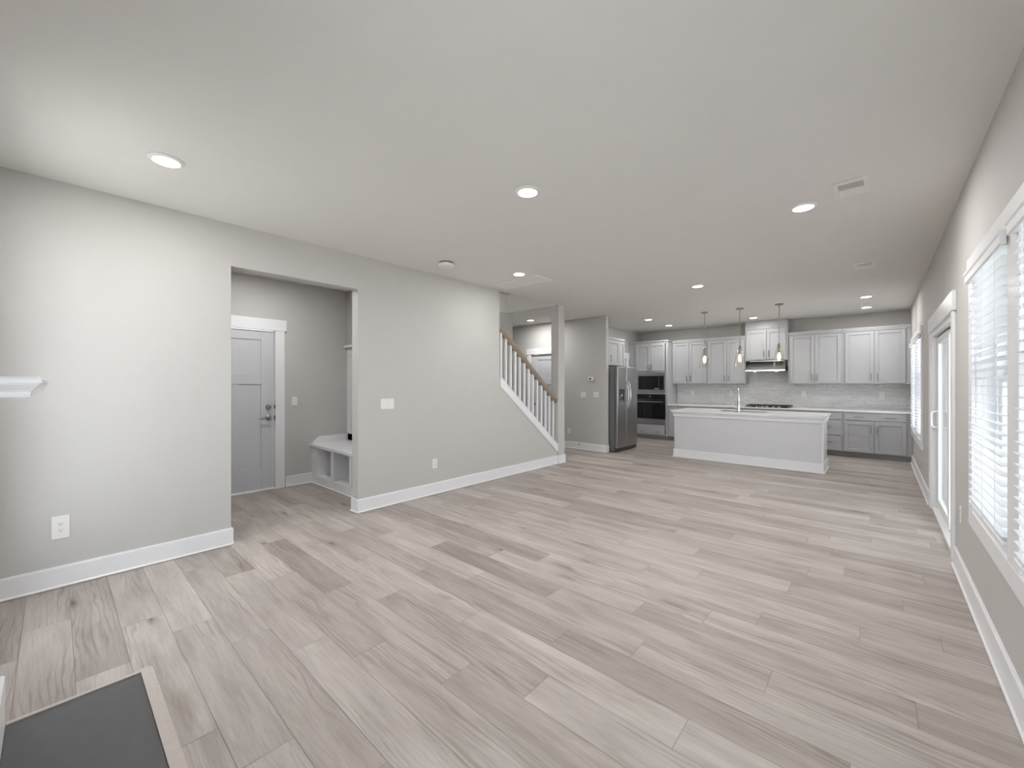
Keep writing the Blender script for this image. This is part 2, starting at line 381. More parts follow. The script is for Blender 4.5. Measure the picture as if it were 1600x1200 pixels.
# mudroom
MX = -5.88
bm = new(); MD0, MD1, MDZ = 1.005, 1.922, 2.064
box(bm, MX-.14, MX, -0.6, MD0, 0, H); box(bm, MX-.14, MX, MD0, MD1, MDZ, H); box(bm, MX-.14, MX, MD1, 2.98, 0, H)
struct('wall_mudroom', bm, 'paint')
bm = new(); box(bm, MX-.14, XL-.13, 2.92, 2.985, 0, H); box(bm, MX-.14, XL-.13, -0.6, -0.5, 0, H)
struct('wall_mudroom_side', bm, 'paint')
struct('wall_foyer', box(new(), -7.7, -7.6, 2.9, 7.5, 0, H), 'paint')
struct('wall_foyer_rear', box(new(), -7.7, SX0-.12, 2.9, 2.985, 0, H), 'paint')

# ---- baseboards
BH = 0.143
def base(name, runs, h=BH):
    bm = new()
    for ax, at, s, a, b_ in runs:                # ax: direction of run; at: wall face; s: outward sign
        for c, d, z0, z1 in ((0, 0.015, 0, h-.008), (0, 0.011, h-.008, h), (.0152, 0.030, 0, 0.018)):
            if ax == 'y': box(bm, at+s*c, at+s*d, a, b_, z0, z1, 0.002 if d < .02 else .006)
            else: box(bm, a, b_, at+s*c, at+s*d, z0, z1, 0.002 if d < .02 else .006)
    return struct(name, bm, 'trim')
base('baseboard_left', [('y', XL, 1, YB, OY0+.014), ('x', OY0, 1, XL-.13, XL+.0), ('y', XL, 1, OY1-.014, 5.775), ('x', OY1, -1, XL-.13, XL+.0)])
base('baseboard_column', [('y', -4.10, 1, 5.766, 5.979), ('x', 5.78, -1, XL+.002, -4.086), ('x', 5.965, 1, -4.255, -4.086)])
base('baseboard_hall', [('x', 7.36, -1, -5.10, -4.06+.014), ('y', -4.06, 1, 7.346, 7.46), ('x', 7.36, -1, -7.6, -6.11)])
base('baseboard_right', [('y', XR, -1, 0.0+YB, 4.555), ('y', XR, -1, 6.545, 9.92)])
base('baseboard_mudroom', [('y', MX, 1, 2.047, 2.385), ('y', MX, 1, -0.5, 0.88)])

# ---- interior doors
def casing(name, face, at, u0, u1, ztop, w=0.115, head=0.145, over=0.025, sides=(1, 1)):
    f = facing(face, at); bm = new()
    if sides[0]: f(bm, u0-w, u0, 0, 0.018, 0, ztop, 0.003)
    if sides[1]: f(bm, u1, u1+w, 0, 0.018, 0, ztop, 0.003)
    f(bm, u0-w-over, u1+w+over, 0, 0.024, ztop, ztop+head, 0.003)
    return struct(name, bm, 'trim')
def door_slab(name, face, at, u0, u1, z0, z1, latch_right, label):
    """three-panel craftsman slab: one wide panel over two tall ones; recessed panels"""
    f = facing(face, at); bm = new(); st = 0.15; w = u1-u0
    zt = z1-0.12; zm0 = z0+0.56*(z1-z0)+0.33; 
    zm0, zm1, zb = z0+1.345, z0+1.482, z0+0.285
    th = (-0.040, 0.0)
    f(bm, u0, u0+st, *th, z0, z1, 0.003); f(bm, u1-st, u1, *th, z0, z1, 0.003)
    f(bm, u0+st, u1-st, *th, zt, z1, 0.003); f(bm, u0+st, u1-st, *th, zm0, zm1, 0.003); f(bm, u0+st, u1-st, *th, z0, zb, 0.003)
    um = (u0+u1)/2; f(bm, um-.052, um+.052, *th, zb, zm0, 0.003)
    f(bm, u0+.05, u1-.05, -0.036, -0.011, z0+.05, z1-.05)
    d = obj(name, bm, 'doorpaint'); d['kind'] = 'structure'; d['label'] = label
    return d
def jamb(f, bm, u0, u1, zt, d0, d1, t=0.012):
    f(bm, u0-t*0, u0+0.006, d0, d1, 0, zt); f(bm, u1-0.006, u1, d0, d1, 0, zt); f(bm, u0, u1, d0, d1, zt-0.006, zt)
casing('trim_1', '+x', MX, MD0, MD1, MDZ)
D1 = door_slab('door_1', '+x', MX-.012, MD0+.008, MD1-.008, 0.022, MDZ-.010, True, 'white three-panel door in the mudroom')
bm = new(); lathe(bm, [(0.0, .040), (0.012, .040), (0.013, .032), (.024, .030), (.031, .012), (.033, 0)], (MX-.012, 1.851, 1.072), 'x', 20); box(bm, MX+.02, MX+.045, 1.846, 1.856, 1.055, 1.089, .003)
obj('deadbolt', bm, 'nickel', D1, True, 'round satin nickel deadbolt thumb turn')
bm = new(); lathe(bm, [(.033, 0), (.033, .008), (.026, .016), (.012, .020), (.011, .045), (.014, .056), (0, .058)], (MX-.012, 1.851, .931), 'x', 20)
tube(bm, [(MX+.036, 1.851, .931), (MX+.037, 1.820, .934), (MX+.037, 1.790, .934), (MX+.037, 1.762, .926), (MX+.037, 1.735, .920)], [.012, .0095, .009, .008, .006], 8)
obj('door_lever', bm, 'nickel', D1, True, 'curved satin nickel lever handle')
bm = new(); box(bm, MX-.010, MX+.0185, MD1-.0078, MD1-.001, 1.045, 1.10); box(bm, MX-.010, MX+.0185, MD1-.0078, MD1-.001, .905, .96)
obj('strike_plate', bm, 'dark', D1)
struct('trim_2', box(new(), MX-.14, MX+.01, MD0, MD1, 0, 0.018, 0.003), 'vinyl', 'white threshold under the mudroom door')
casing('trim_3', '-y', 7.36, FD0, FD1, FDZ, head=0.13)
D2 = door_slab('door_2', '-y', 7.376, FD0+.006, FD1-.006, 0.012, FDZ-.008, False, 'white door in the hall seen behind the stair rail')
bm = new(); lathe(bm, [(.032, 0), (.032, -.006), (.013, -.012), (.012, -.035), (.024, -.045), (.028, -.058), (.02, -.068), (0, -.07)], (-5.91, 7.376, .915), 'y', 18)
obj('door_knob', bm, 'nickel', D2, True, 'dark satin nickel knob')
casing('trim_4', '+x', XK, PD0, PD1, PDZ)
D4 = door_slab('door_4', '+x', XK-.012, PD0+.006, PD1-.006, 0.012, PDZ-.008, False, 'white pantry door mostly hidden behind the refrigerator')

# ---- sliding patio door
f = facing('-x', XR); bm = new()
f(bm, 4.565, DY0, 0, .02, 0, DZ, .003); f(bm, DY1, 6.535, 0, .02, 0, DZ, .003); f(bm, 4.54, 6.56, 0, .026, DZ, 2.083, .003)
struct('trim_5', bm, 'trim', 'white casing round the sliding patio door')
bm = new(); XD = 0.475
box(bm, XR-.004, XR+.15, DY0, DY0+.035, 0, DZ); box(bm, XR-.004, XR+.15, DY1-.03, DY1, 0, DZ); box(bm, XR-.004, XR+.15, DY0+.035, DY1-.03, DZ-.045, DZ)
box(bm, XR-.004, XR+.15, DY0+.035, DY1-.03, 0, .03, .003); box(bm, XD+.045, XD+.051, DY0+.03, DY1-.03, .03, .045)
D3 = struct('door_3', bm, 'vinyl', 'white vinyl sliding patio door')
def sash(x0, x1, y0, y1, z0, z1, w):
    bm = new()
    box(bm, x0, x1, y0, y0+w, z0, z1, .004); box(bm, x0, x1, y1-w, y1, z0, z1, .004)
    box(bm, x0, x1, y0+w, y1-w, z0, z0+w+.02, .004); box(bm, x0, x1, y0+w, y1-w, z1-w, z1, .004); return bm
pa = obj('sliding_panel', sash(XD, XD+.04, 5.42, DY1-.045, .045, DZ-.058, .075), 'vinyl', D3)
obj('glass_pane', box(new(), XD+.018, XD+.022, 5.49, DY1-.115, .13, DZ-.13), 'glass', pa)
fp = obj('fixed_panel', sash(XD+.055, XD+.095, DY0+.035, 5.50, .03, DZ-.045, .075), 'vinyl', D3)
obj('glass_pane', box(new(), XD+.073, XD+.077, DY0+.10, 5.43, .11, DZ-.115), 'glass', fp)
bm = new(); box(bm, XD+.004, XD+.036, DY0+.035, DY1-.03, DZ-.058, DZ-.0455); box(bm, XD+.006, XD+.034, DY1-.045, DY1-.031, .03, DZ-.05); box(bm, XD-.004, XD+.036, DY0+.036, DY0+.075, .031, .075)
obj('weatherstrip', bm, 'dark', D3, label='dark weatherstrip gap along the sliding panel')
for s, nm in ((-1, 0), (1, 1)):
    xh = XD if s < 0 else XD+.04; yh = DY1-.085
    bm = new(); tube(bm, [(xh, yh, .905), (xh+s*.035, yh, .907), (xh+s*.048, yh, .925), (xh+s*.048, yh, 1.055), (xh+s*.035, yh, 1.073), (xh, yh, 1.075)], .011, 10)
    box(bm, xh, xh+s*.006, yh-.02, yh+.02, .89, 1.09, .002)
    obj('door_pull', bm, 'vinyl', pa, True)

# ---- windows with casings; glass and sashes sit toward the outside of the wall
def window(name, y0, y1, label):
    x0, x1 = XR+.075, XR+.165
    bm = new(); w = .035
    box(bm, x0, x1, y0, y0+w, WZ0, WZ1); box(bm, x0, x1, y1-w, y1, WZ0, WZ1); box(bm, x0, x1, y0+w, y1-w, WZ1-w, WZ1); box(bm, x0, x1, y0+w, y1-w, WZ0, WZ0+w, .003)
    r = struct(name, bm, 'vinyl', label)
    zm = 1.40
    lo = obj('lower_sash', sash(x0+.012, x0+.045, y0+w, y1-w, WZ0+w, zm+.02, .04), 'vinyl', r)
    obj('glass_pane', box(new(), x0+.026, x0+.030, y0+w+.03, y1-w-.03, WZ0+w+.05, zm-.01), 'glass', lo)
    up = obj('upper_sash', sash(x0+.048, x0+.08, y0+w, y1-w, zm-.02, WZ1-w, .04), 'vinyl', r)
    obj('glass_pane', box(new(), x0+.062, x0+.066, y0+w+.03, y1-w-.03, zm+.03, WZ1-w-.03), 'glass', up)
    return r
def jamb_lining(name, y0, y1):
    bm = new(); t = .004
    box(bm, XR-.002, XR+.09, y0-.001, y0+t, WZ0, WZ1); box(bm, XR-.002, XR+.09, y1-t, y1+.001, WZ0, WZ1); box(bm, XR-.002, XR+.09, y0+t, y1-t, WZ1-t, WZ1+.001); box(bm, XR-.002, XR+.09, y0+t, y1-t, WZ0-.001, WZ0+t)
    struct(name, bm, 'trim')
names = ['white double-hung window right beside the camera', 'white double-hung window at the right edge of the view', 'white double-hung window nearest the sliding door', 'kitchen window nearest the sliding door', 'kitchen window nearest the wall cabinets']
for i, (a, b_) in enumerate(WIN):
    window('window_%d' % (i+1), a, b_, names[i]); jamb_lining('trim_%d' % (10+i), a, b_)
def win_casing(name, y0, y1, mull):
    f = facing('-x', XR); bm = new(); cw = .115
    f(bm, y0-cw, y0, 0, .02, WZ0-.10, WZ1, .003); f(bm, y1, y1+cw, 0, .02, WZ0-.10, WZ1, .003)
    for a, b_ in mull: f(bm, a, b_, 0, .02, WZ0, WZ1, .003)
    f(bm, y0, y1, 0, .02, WZ0-.10, WZ0, .003)
    f(bm, y0-cw-.02, y1+cw+.02, 0, .026, WZ1, WZ1+.115, .003)
    return struct(name, bm, 'trim')
win_casing('trim_6', 1.67, 3.70, [(2.59, 2.78)])
win_casing('trim_7', 7.72, 9.75, [(8.64, 8.83)])
win_casing('trim_8', 0.16, 1.08, [])
# added windows either side of the fireplace, unseen, for more daylight
for i, (a, b_) in enumerate(FW):
    bm = new()
    for q in ((a, a+.04), (b_-.04, b_)): box(bm, q[0], q[1], YB-.16, YB-.06, FZ0, FZ1)
    for q in ((FZ0, FZ0+.04), (1.38, 1.42), (FZ1-.04, FZ1)): box(bm, a+.04, b_-.04, YB-.16, YB-.06, *q)
    r = struct('window_%d' % (6+i), bm, 'vinyl', 'added unseen window beside the fireplace')
    obj('glass_pane', box(new(), a+.03, b_-.03, YB-.11, YB-.106, FZ0+.03, FZ1-.03), 'glass', r)
    f = facing('+y', YB); bm = new(); c = .10
    f(bm, a-c, a, 0, .02, FZ0-.1, FZ1, .003); f(bm, b_, b_+c, 0, .02, FZ0-.1, FZ1, .003); f(bm, a, b_, 0, .02, FZ0-.1, FZ0, .003); f(bm, a-c-.02, b_+c+.02, 0, .026, FZ1, FZ1+.115, .003)
    struct('trim_%d' % (20+i), bm, 'trim')

# ---- blinds (each hangs in its own window)
def blind(y0, y1, label):
    r = thing('window_blind', (.43, (y0+y1)/2, WZ0+.06), label, 'window blind', 'two-inch white slat blinds on the right wall')
    bm = new(); va, vb = y0-.03, y1+.03; xf = .388
    prof = [(xf+.012, 1.978), (xf+.006, 1.985), (xf+.006, 2.020), (xf, 2.030), (xf, 2.043), (xf+.016, 2.043), (xf+.016, 1.978)]
    prism(bm, prof, 'y', va, vb)
    for a, b_ in ((va+.0006, va+.012), (vb-.012, vb-.0006)): box(bm, xf+.0165, .4135, a, b_, 1.979, 2.042)
    obj('valance', bm, 'slat', r)
    obj('headrail', box(new(), .407, .455, y0+.008, y1-.008, 1.982, 2.022), 'slat', r)
    bm = new(); z = .690
    while z < 1.975:
        n = 4; w = .0255; t = .0014; dz = .0035; prev = None
        for k in range(n+1):
            u = -1 + 2*k/n; xx = .431 + u*w; zz = z + dz*(1-u*u) - .0035*u
            cur = [bm.verts.new(p) for p in ((xx, y0+.010, zz-t), (xx, y1-.010, zz-t), (xx, y1-.010, zz+t), (xx, y0+.010, zz+t))]
            if prev:
                for i in range(4): bm.faces.new((prev[i], prev[(i+1) % 4], cur[(i+1) % 4], cur[i]))
            else: bm.faces.new(cur[::-1])
            prev = cur
        bm.faces.new(prev); z += .0445
    bmesh.ops.recalc_face_normals(bm, faces=bm.faces)
    obj('slats', bm, 'slat', r)
    obj('bottom_rail', box(new(), .405, .457, y0+.010, y1-.010, .652, .672, .004), 'slat', r)
    bm = new()
    for q in (.16, .5, .84):
        yy = y0+(y1-y0)*q
        for xx in (.4045, .4575): tube(bm, [(xx, yy, .66), (xx, yy, 1.99)], .0012, 5)
    obj('ladder_cord', bm, 'slat', r)
    return r
blind(*WIN[2], 'white slat blind in the window between the sliding door and the mullion')
blind(*WIN[1], 'white slat blind cut off by the right edge of the photo')
blind(*WIN[0], 'white slat blind in the window right beside the camera')
blind(*WIN[3], 'white slat blind in the far kitchen window, half nearest the sliding door')
blind(*WIN[4], 'white slat blind in the far kitchen window, half nearest the wall cabinets')

# ================================================================== FIREPLACE
r = thing('fireplace', (-1.93, YB, 0), 'white fireplace surround and thin moulded mantel at the left edge', 'fireplace')
bm = new(); box(bm, -2.58, -2.30, YB+.002, -.160, .21, 1.345, .004); box(bm, -1.52, -1.24, YB+.002, -.160, .21, 1.345, .004); box(bm, -2.30, -1.52, YB+.002, -.165, .95, 1.345)
obj('surround', bm, 'trim', r)
for a in (-2.60, -1.54): obj('plinth', box(new(), a, a+.30, YB+.002, -.131, 0.0, .21, .006), 'trim', r)
bm = new(); box(bm, -2.60, -1.22, YB+.002, -.146, 1.050, 1.075, .006); obj('frieze_moulding', bm, 'trim', r)
bm = new(); ring0 = None; fs = []                               # moulded shelf whose profile returns round both ends
for z_, p_ in ((1.343, .020), (1.347, .0145), (1.352, .0135), (1.356, .0135), (1.360, .011), (1.365, .0065), (1.369, .0035), (1.371, .0035), (1.3715, .0), (1.379, .0), (1.383, .003)):
    ring = [bm.verts.new(q) for q in ((-2.75+p_, YB+.002, z_), (-1.12-p_, YB+.002, z_), (-1.12-p_, -.015-p_, z_), (-2.75+p_, -.015-p_, z_))]
    if ring0:
        for i in range(4): bm.faces.new((ring0[i], ring0[(i+1) % 4], ring[(i+1) % 4], ring[i]))
    else: bm.faces.new(ring[::-1])
    ring0 = ring
bm.faces.new(ring0); bmesh.ops.recalc_face_normals(bm, faces=bm.faces)
obj('mantel', bm, 'trim', r)
bm = new(); box(bm, -2.28, -1.54, YB+.004, YB+.02, .02, .93); obj('firebox', bm, 'black', r)
hearth = thing('hearth', (-1.93, .05, 0), 'charcoal hearth slab set in the plank floor before the fireplace', 'hearth')
obj('slab', box(new(), -2.592, -1.25, -.129, .272, .0005, .006, .001), 'slate', hearth)
bm = new(); prism(bm, [(.272, 0.0005), (.318, 0.0005), (.318, .004), (.300, .011), (.272, .012)], 'x', -2.622, -1.20)
obj('edge_trim', bm, 'floortrim', hearth, label='wooden reducer strip along the room side of the slab')
bm = new(); prism(bm, [(-2.592, 0.0005), (-2.624, 0.0005), (-2.624, .005), (-2.612, .011), (-2.592, .012)], 'y', -.129, .272)
obj('edge_trim', bm, 'floortrim', hearth, label='wooden reducer strip along the end of the slab nearest the left wall')
bm = new(); prism(bm, [(-1.25, 0.0005), (-1.218, 0.0005), (-1.218, .005), (-1.23, .011), (-1.25, .012)], 'y', -.129, .272)
obj('edge_trim', bm, 'floortrim', hearth)

# ================================================================== MUDROOM BENCH
BY = 2.385; BX0, BX1 = MX+.002, -4.27
r = thing('mudroom_bench', ((BX0+BX1)/2, 2.65, 0), 'white built-in mudroom bench with open shoe cubbies', 'bench')
bm = new(); box(bm, BX0, BX1, 2.36, 2.915, .505, .545, .006, 2); obj('seat', bm, 'trim', r)
bm = new()
box(bm, BX0, -5.69, BY, BY+.02, .1152, .4878); box(bm, BX0, BX1, BY, BY+.02, .0, .115); box(bm, BX0, BX1, BY, BY+.02, .488, .505)
for a, b_ in ((-5.285, -5.212), (-4.785, -4.727), (-4.33, BX1)): box(bm, a, b_, BY, BY+.02, .1152, .4878)
obj('face_frame', bm, 'trim', r)
bm = new(); box(bm, BX0, BX1, 2.895, 2.915, .01, .505); box(bm, BX0, BX1, BY+.02, 2.9, .095, .115)
for xx in (-5.70, -5.25, -4.757, -4.30): box(bm, xx-.009, xx+.009, BY+.02, 2.9, .10, .503)
obj('cubby_box', bm, 'trim', r)
bm = new(); prism(bm, [(2.40, .545), (2.912, .545), (2.912, .637), (2.50, .637), (2.45, .615), (2.40, .56)], 'x', BX0, BX0+.018); obj('side_splash', bm, 'trim', r)
obj('back_splash', box(new(), BX0+.019, BX1, 2.900, 2.918, .5455, .637), 'trim', r)
obj('shoe_moulding', box(new(), BX0, BX1, BY-.014, BY, 0, .02, .004), 'trim', r)
r = thing('coat_hook_panel', ((BX0+BX1)/2, 2.9, .639), 'tall white batten panel with a top shelf above the mudroom bench', 'wall panel')
obj('back_panel', box(new(), MX+.003, BX1, 2.911, 2.919, .639, 1.8995), 'trim', r)
bm = new()
for a, b_ in ((MX+.003, -5.74), (-5.16, -5.05), (-4.40, BX1)): box(bm, a, b_, 2.893, 2.911, .639, 1.7595, .003)
box(bm, MX+.003, BX1, 2.893, 2.911, 1.76, 1.8995, .003); obj('batten', bm, 'trim', r)
obj('top_shelf', box(new(), MX+.003, BX1, 2.84, 2.919, 1.90, 1.935, .004), 'trim', r)
for i in range(3):
    bm = new(); xx = -5.4+.4*i
    tube(bm, [(xx, 2.893, 1.83), (xx, 2.85, 1.83), (xx, 2.84, 1.85)], .006, 8); tube(bm, [(xx, 2.893, 1.79), (xx, 2.86, 1.78), (xx, 2.85, 1.80)], .006, 8)
    obj('coat_hook', bm, 'nickel', r, True)

# ================================================================== STAIRS AND RAILING
r = thing('staircase', (-4.79, 4.3, 0), 'carpeted staircase rising behind the sloped knee wall', 'stairs')
bm = new(); run, rise = .236, .1895
for i in range(11):
    y1 = 5.74 - run*i; box(bm, SX0+.004, XL-.134, max(2.99, y1-run-.02), y1, 0, rise*(i+1), .008)
obj('tread_flight', bm, 'carpet', r)
r = thing('stair_railing', (-4.18, 5.1, .3), 'white stair balustrade with brown handrail sloping down to the column', 'railing')
hz = lambda y: 2.147 - .803*(y-4.394)            # underside of the handrail
bm = new(); t = .105
prof = lambda y: [(hz(y)+.0), (hz(y)+t)]
ya, yb = 4.336, 5.776
for dx, z0, z1 in ((.033, .030, t-.012), (.026, 0.0, .030), (.024, t-.012, t)):
    prism(bm, [(ya, hz(ya)+z0), (yb, hz(yb)+z0), (yb, hz(yb)+z1), (ya, hz(ya)+z1)], 'x', -4.18-dx, -4.18+dx)
hr = obj('handrail', bm, 'rail', r)
bm = new(); lathe(bm, [(.058, 5.779), (.058, 5.770), (.048, 5.764), (0, 5.764)], (-4.18, 0, hz(5.77)+.045), 'y', 24); obj('rosette', bm, 'rail', hr, True)
balys = [4.418, 4.527, 4.635, 4.741, 4.848, 4.96, 5.067, 5.174, 5.288, 5.399, 5.51, 5.62, 5.73]
cz = lambda y: 1.476 - .803*(y-4.349)            # top of the sloped cap
for yy in balys:
    bm = new(); h = .0155
    v = []
    for sx, sy in ((-1, -1), (1, -1), (1, 1), (-1, 1)):
        v.append((sx*h-4.18, yy+sy*h))
    A = [bm.verts.new((x_, y_, cz(y_)-.001)) for x_, y_ in v]; B = [bm.verts.new((x_, y_, hz(y_)+.002)) for x_, y_ in v]
    bm.faces.new(A[::-1]); bm.faces.new(B)
    for i in range(4): bm.faces.new((A[i], A[(i+1) % 4], B[(i+1) % 4], B[i]))
    bmesh.ops.recalc_face_normals(bm, faces=bm.faces)
    obj('baluster', bm, 'trim', r)
for ya_, yb_ in zip(balys[:-1], balys[1:]):                     # curved fillets between balusters under the rail
    bm = new(); a, b_ = ya_+.0155, yb_-.0155; pts = []
    for k in range(7):
        q = k/6; y_ = a+(b_-a)*q; pts.append((y_, hz(y_)-.020*math.sin(PI*q)-.001))
    prism(bm, [(b_, hz(b_)+.001), (a, hz(a)+.001)] + pts, 'x', -4.195, -4.165); obj('rail_fillet', bm, 'rail', r)
bm = new()
ya, yb = 4.332, 5.776
prism(bm, [(ya, cz(ya)-.016), (yb, cz(yb)-.016), (yb, cz(yb)), (ya, cz(ya))], 'x', XL-.145, XL+.022)
prism(bm, [(4.345, cz(4.345)-.135), (yb, cz(yb)-.125), (yb, cz(yb)-.016), (4.345, cz(4.345)-.016)], 'x', XL+.0005, XL+.016)
prism(bm, [(4.345, cz(4.345)-.150), (yb, cz(yb)-.138), (yb, cz(yb)-.122), (4.345, cz(4.345)-.132)], 'x', XL+.0005, XL+.011)
obj('stringer_cap', bm, 'trim', r, label='white sloped cap and skirt board under the balusters')

# ================================================================== WALL PLATES AND SMALL FITTINGS
def plate(name, face, at, u, z, w, h, label, cat, group=None, kind='rocker', n=1):
    r = thing(name, fpt(face, at, u, .0, z-h/2), label, cat, group); f = facing(face, at)
    obj('cover_plate', f(new(), u-w/2, u+w/2, 0.0002, .006, z-h/2, z+h/2, .003, 2), 'plastic', r)
    if kind == 'rocker':
        for i in range(n):
            uu = u + (i-(n-1)/2)*.046
            bm = new(); f(bm, uu-.0165, uu+.0165, .005, .0085, z-.033, z+.033, .002); obj('rocker', bm, 'plastic', r)
    elif kind == 'duplex':
        for s in (-1, 1):
            zc = z+s*.021
            bm = new(); f(bm, u-.017, u+.017, .005, .0078, zc-.0145, zc+.0145, .004, 2); q = obj('receptacle', bm, 'plastic', r)
            bm = new(); f(bm, u-.0085, u-.006, .0074, .0082, zc-.001, zc+.009); f(bm, u+.006, u+.0085, .0074, .0082, zc, zc+.008); f(bm, u-.0025, u+.0025, .0074, .0082, zc-.010, zc-.005)
            obj('slot', bm, 'slot', q)
    return r
plate('wall_outlet', '+x', XL, .028, .403, .084, .155, 'white duplex outlet low on the left wall, nearest the fireplace', 'outlet', kind='duplex')
plate('wall_outlet', '+x', XL, 3.158, .381, .075, .118, 'white duplex outlet low on the left wall below the three-gang switch', 'outlet', kind='duplex')
plate('light_switch', '+x', XL, 2.498, 1.147, .165, .118, 'wide white three-gang switch plate on the left wall', 'light switch', n=3)
plate('light_switch', '+x', MX, 2.162, 1.137, .074, .118, 'white single switch plate beside the mudroom door', 'light switch')
plate('light_switch', '-y', 7.36, -4.588, 1.143, .125, .118, 'white two-gang switch plate nearer the column, below the thermostat', 'light switch', n=2)
plate('light_switch', '-y', 7.36, -4.285, 1.148, .125, .118, 'white two-gang switch plate nearer the refrigerator, below the thermostat', 'light switch', n=2)
plate('wall_outlet', '-y', 7.36, -4.946, .368, .075, .118, 'white outlet low on the hall wall beside the column', 'outlet', kind='duplex')
plate('wall_outlet', '-x', XR, 4.30, .442, .075, .118, 'white outlet low on the right wall beside the sliding door', 'outlet', kind='duplex')
r = thing('thermostat', (-4.397, 7.36, 1.43), 'small white thermostat with grey display on the hall wall', 'thermostat')
f = facing('-y', 7.36); obj('housing', f(new(), -4.455, -4.345, .0003, .026, 1.435, 1.515, .006, 2), 'plastic', r)
obj('display', f(new(), -4.432, -4.388, .0255, .027, 1.46, 1.492), 'lcd', r)
r = thing('door_stop', (-4.674, 7.345, .10), 'small spring door stop on the hall baseboard', 'door stop')
bm = new(); lathe(bm, [(.011, 0), (.011, -.006), (.006, -.008), (.006, -.06)], (-4.674, 7.3448, .106), 'y', 12); obj('spring', bm, 'nickel', r, True)
bm = new(); lathe(bm, [(.008, -.058), (.009, -.066), (.007, -.072), (0, -.072)], (-4.674, 7.3448, .106), 'y', 12); obj('rubber_tip', bm, 'plastic', r, True)

# ================================================================== CEILING FITTINGS
def recessed(x, y, label, first=None):
    if first: return dup(first, (x, y, H), label)
    r = thing('recessed_light', (x, y, H), label, 'ceiling light', 'round recessed ceiling lights')
    bm = new(); lathe(bm, [(.088, -.0003), (.088, -.004), (.080, -.010), (.072, -.013), (.068, -.013), (.068, -.006)], (x, y, H), 'z', 40); obj('trim_ring', bm, 'plastic', r, True)
    bm = new(); lathe(bm, [(.0675, -.006), (.0675, -.0125), (.055, -.0150), (.03, -.0165), (0, -.017)], (x, y, H), 'z', 40); obj('lens', bm, 'lens', r, True)
    d = bpy.data.lights.new('lamp', 'AREA'); d.shape = 'DISK'; d.size = .12; d.energy = LAMP_W; d.color = (1.0, .985, .97); d.spread = PI
    o = bpy.data.objects.new('lamp', d); COL.objects.link(o); o.parent = r; o.location = (0, 0, -.020)
    return r
L0 = recessed(-3.245, .457, 'recessed ceiling light nearest the fireplace, at the far left')
KIT = []; LWALL = []; RWALL = []
for x, y, l in ((-1.859, 2.244, 'recessed ceiling light above the middle of the living room floor'),
                (-.433, 3.859, 'recessed ceiling light beside the larger ceiling vent'),
                (-3.323, 3.845, 'recessed ceiling light at the edge of the return air grille'),
                (-1.879, 5.981, 'recessed ceiling light halfway between living room and island pendants'),
                (-.145, 8.455, 'nearer of two recessed lights above the right end of the kitchen'),
                (-.157, 9.621, 'farther of two recessed lights above the right end of the kitchen'),
                (-1.919, 9.592, 'recessed ceiling light in front of the range hood cabinet'),
                (-3.634, 9.533, 'recessed ceiling light in front of the wall oven cabinet'),
                (-3.634, 8.394, 'recessed ceiling light in front of the refrigerator'),
                (-5.549, 6.797, 'recessed ceiling light in the hall behind the staircase')):
    q = recessed(x, y, l, L0)
    if x < -5: HALL = q
    if y == 3.845: LWALL.append(q)
    if y == 3.859: RWALL.append(q)
    if y > 8: KIT.append(q)
mud_fill = recessed(-5.0, 1.6, 'added fill light in the mudroom ceiling, unseen above its opening', L0)  # lamp added to brighten the mudroom, no fixture visible there
upst_fill = recessed(-4.75, 4.6, 'added fill light high above the staircase, out of view', L0); upst_fill.location.z = 5.2  # added lamp to lift the dark upper stairwell
def power(fix, watts):
    for c in kids(fix):
        if c.type == 'LIGHT': c.data = c.data.copy(); c.data.energy = watts
power(mud_fill, 14.0); power(upst_fill, 13.0); power(HALL, 15.0)
for k_ in KIT: power(k_, 8.5)
for c_ in LWALL: power(c_, 8.0)
power(L0, 11.0); power(RWALL[0], 20.0)
r = thing('smoke_detector', (-3.63, 2.945, H), 'round white smoke detector on the ceiling near the left wall', 'smoke detector')
bm = new(); lathe(bm, [(.078, -.0003), (.078, -.012), (.070, -.013)], (-3.63, 2.945, H), 'z', 32); lathe(bm, [(.069, -.0125), (.069, -.0185)], (-3.63, 2.945, H), 'z', 32); obj('base_plate', bm, 'louver', r, True, 'recessed mounting base, grey standing in for the shadow above the cover')  # base coloured dark to draw the shadow above the cover
bm = new(); lathe(bm, [(.070, -.018), (.088, -.020), (.090, -.030), (.084, -.046), (.066, -.056), (0, -.058)], (-3.63, 2.945, H), 'z', 32); obj('cover', bm, 'plastic', r, True)
def vent(x0, x1, y0, y1, sy0, sy1, label):
    r = thing('ceiling_vent', ((x0+x1)/2, (y0+y1)/2, H), label, 'air vent', 'supply vents on the ceiling'); z = H
    bm = new(); sx0, sx1 = x0+.030, x1-.030
    for q in ((x0, sx0, y0, y1), (sx1, x1, y0, y1), (sx0, sx1, y0, sy0), (sx0, sx1, sy1, y1)): box(bm, *q, z-.008, z-.0004, .002)
    obj('frame', bm, 'plastic', r)
    obj('duct_shade', box(new(), sx0, sx1, sy0, sy1, z-.002, z-.0006), 'louver', r)  # flat grey sheet stands in for the dark inside the duct
    bm = new(); n = 5
    for i in range(n):
        yy = sy0+(i+.5)*(sy1-sy0)/n; box(bm, sx0, sx1, yy-.002, yy+.002, z-.007, z-.002)
    obj('louver', bm, 'plastic', r)
    bm = new(); xx = sx0+.25*(sx1-sx0); box(bm, xx-.004, xx+.004, sy1-.02, sy1+.01, z-.016, z-.006, .002); obj('damper_lever', bm, 'plastic', r)
    return r
vent(-.240, -.044, 3.557, 3.845, 3.60, 3.712, 'larger white ceiling vent nearest the camera, near the right wall')
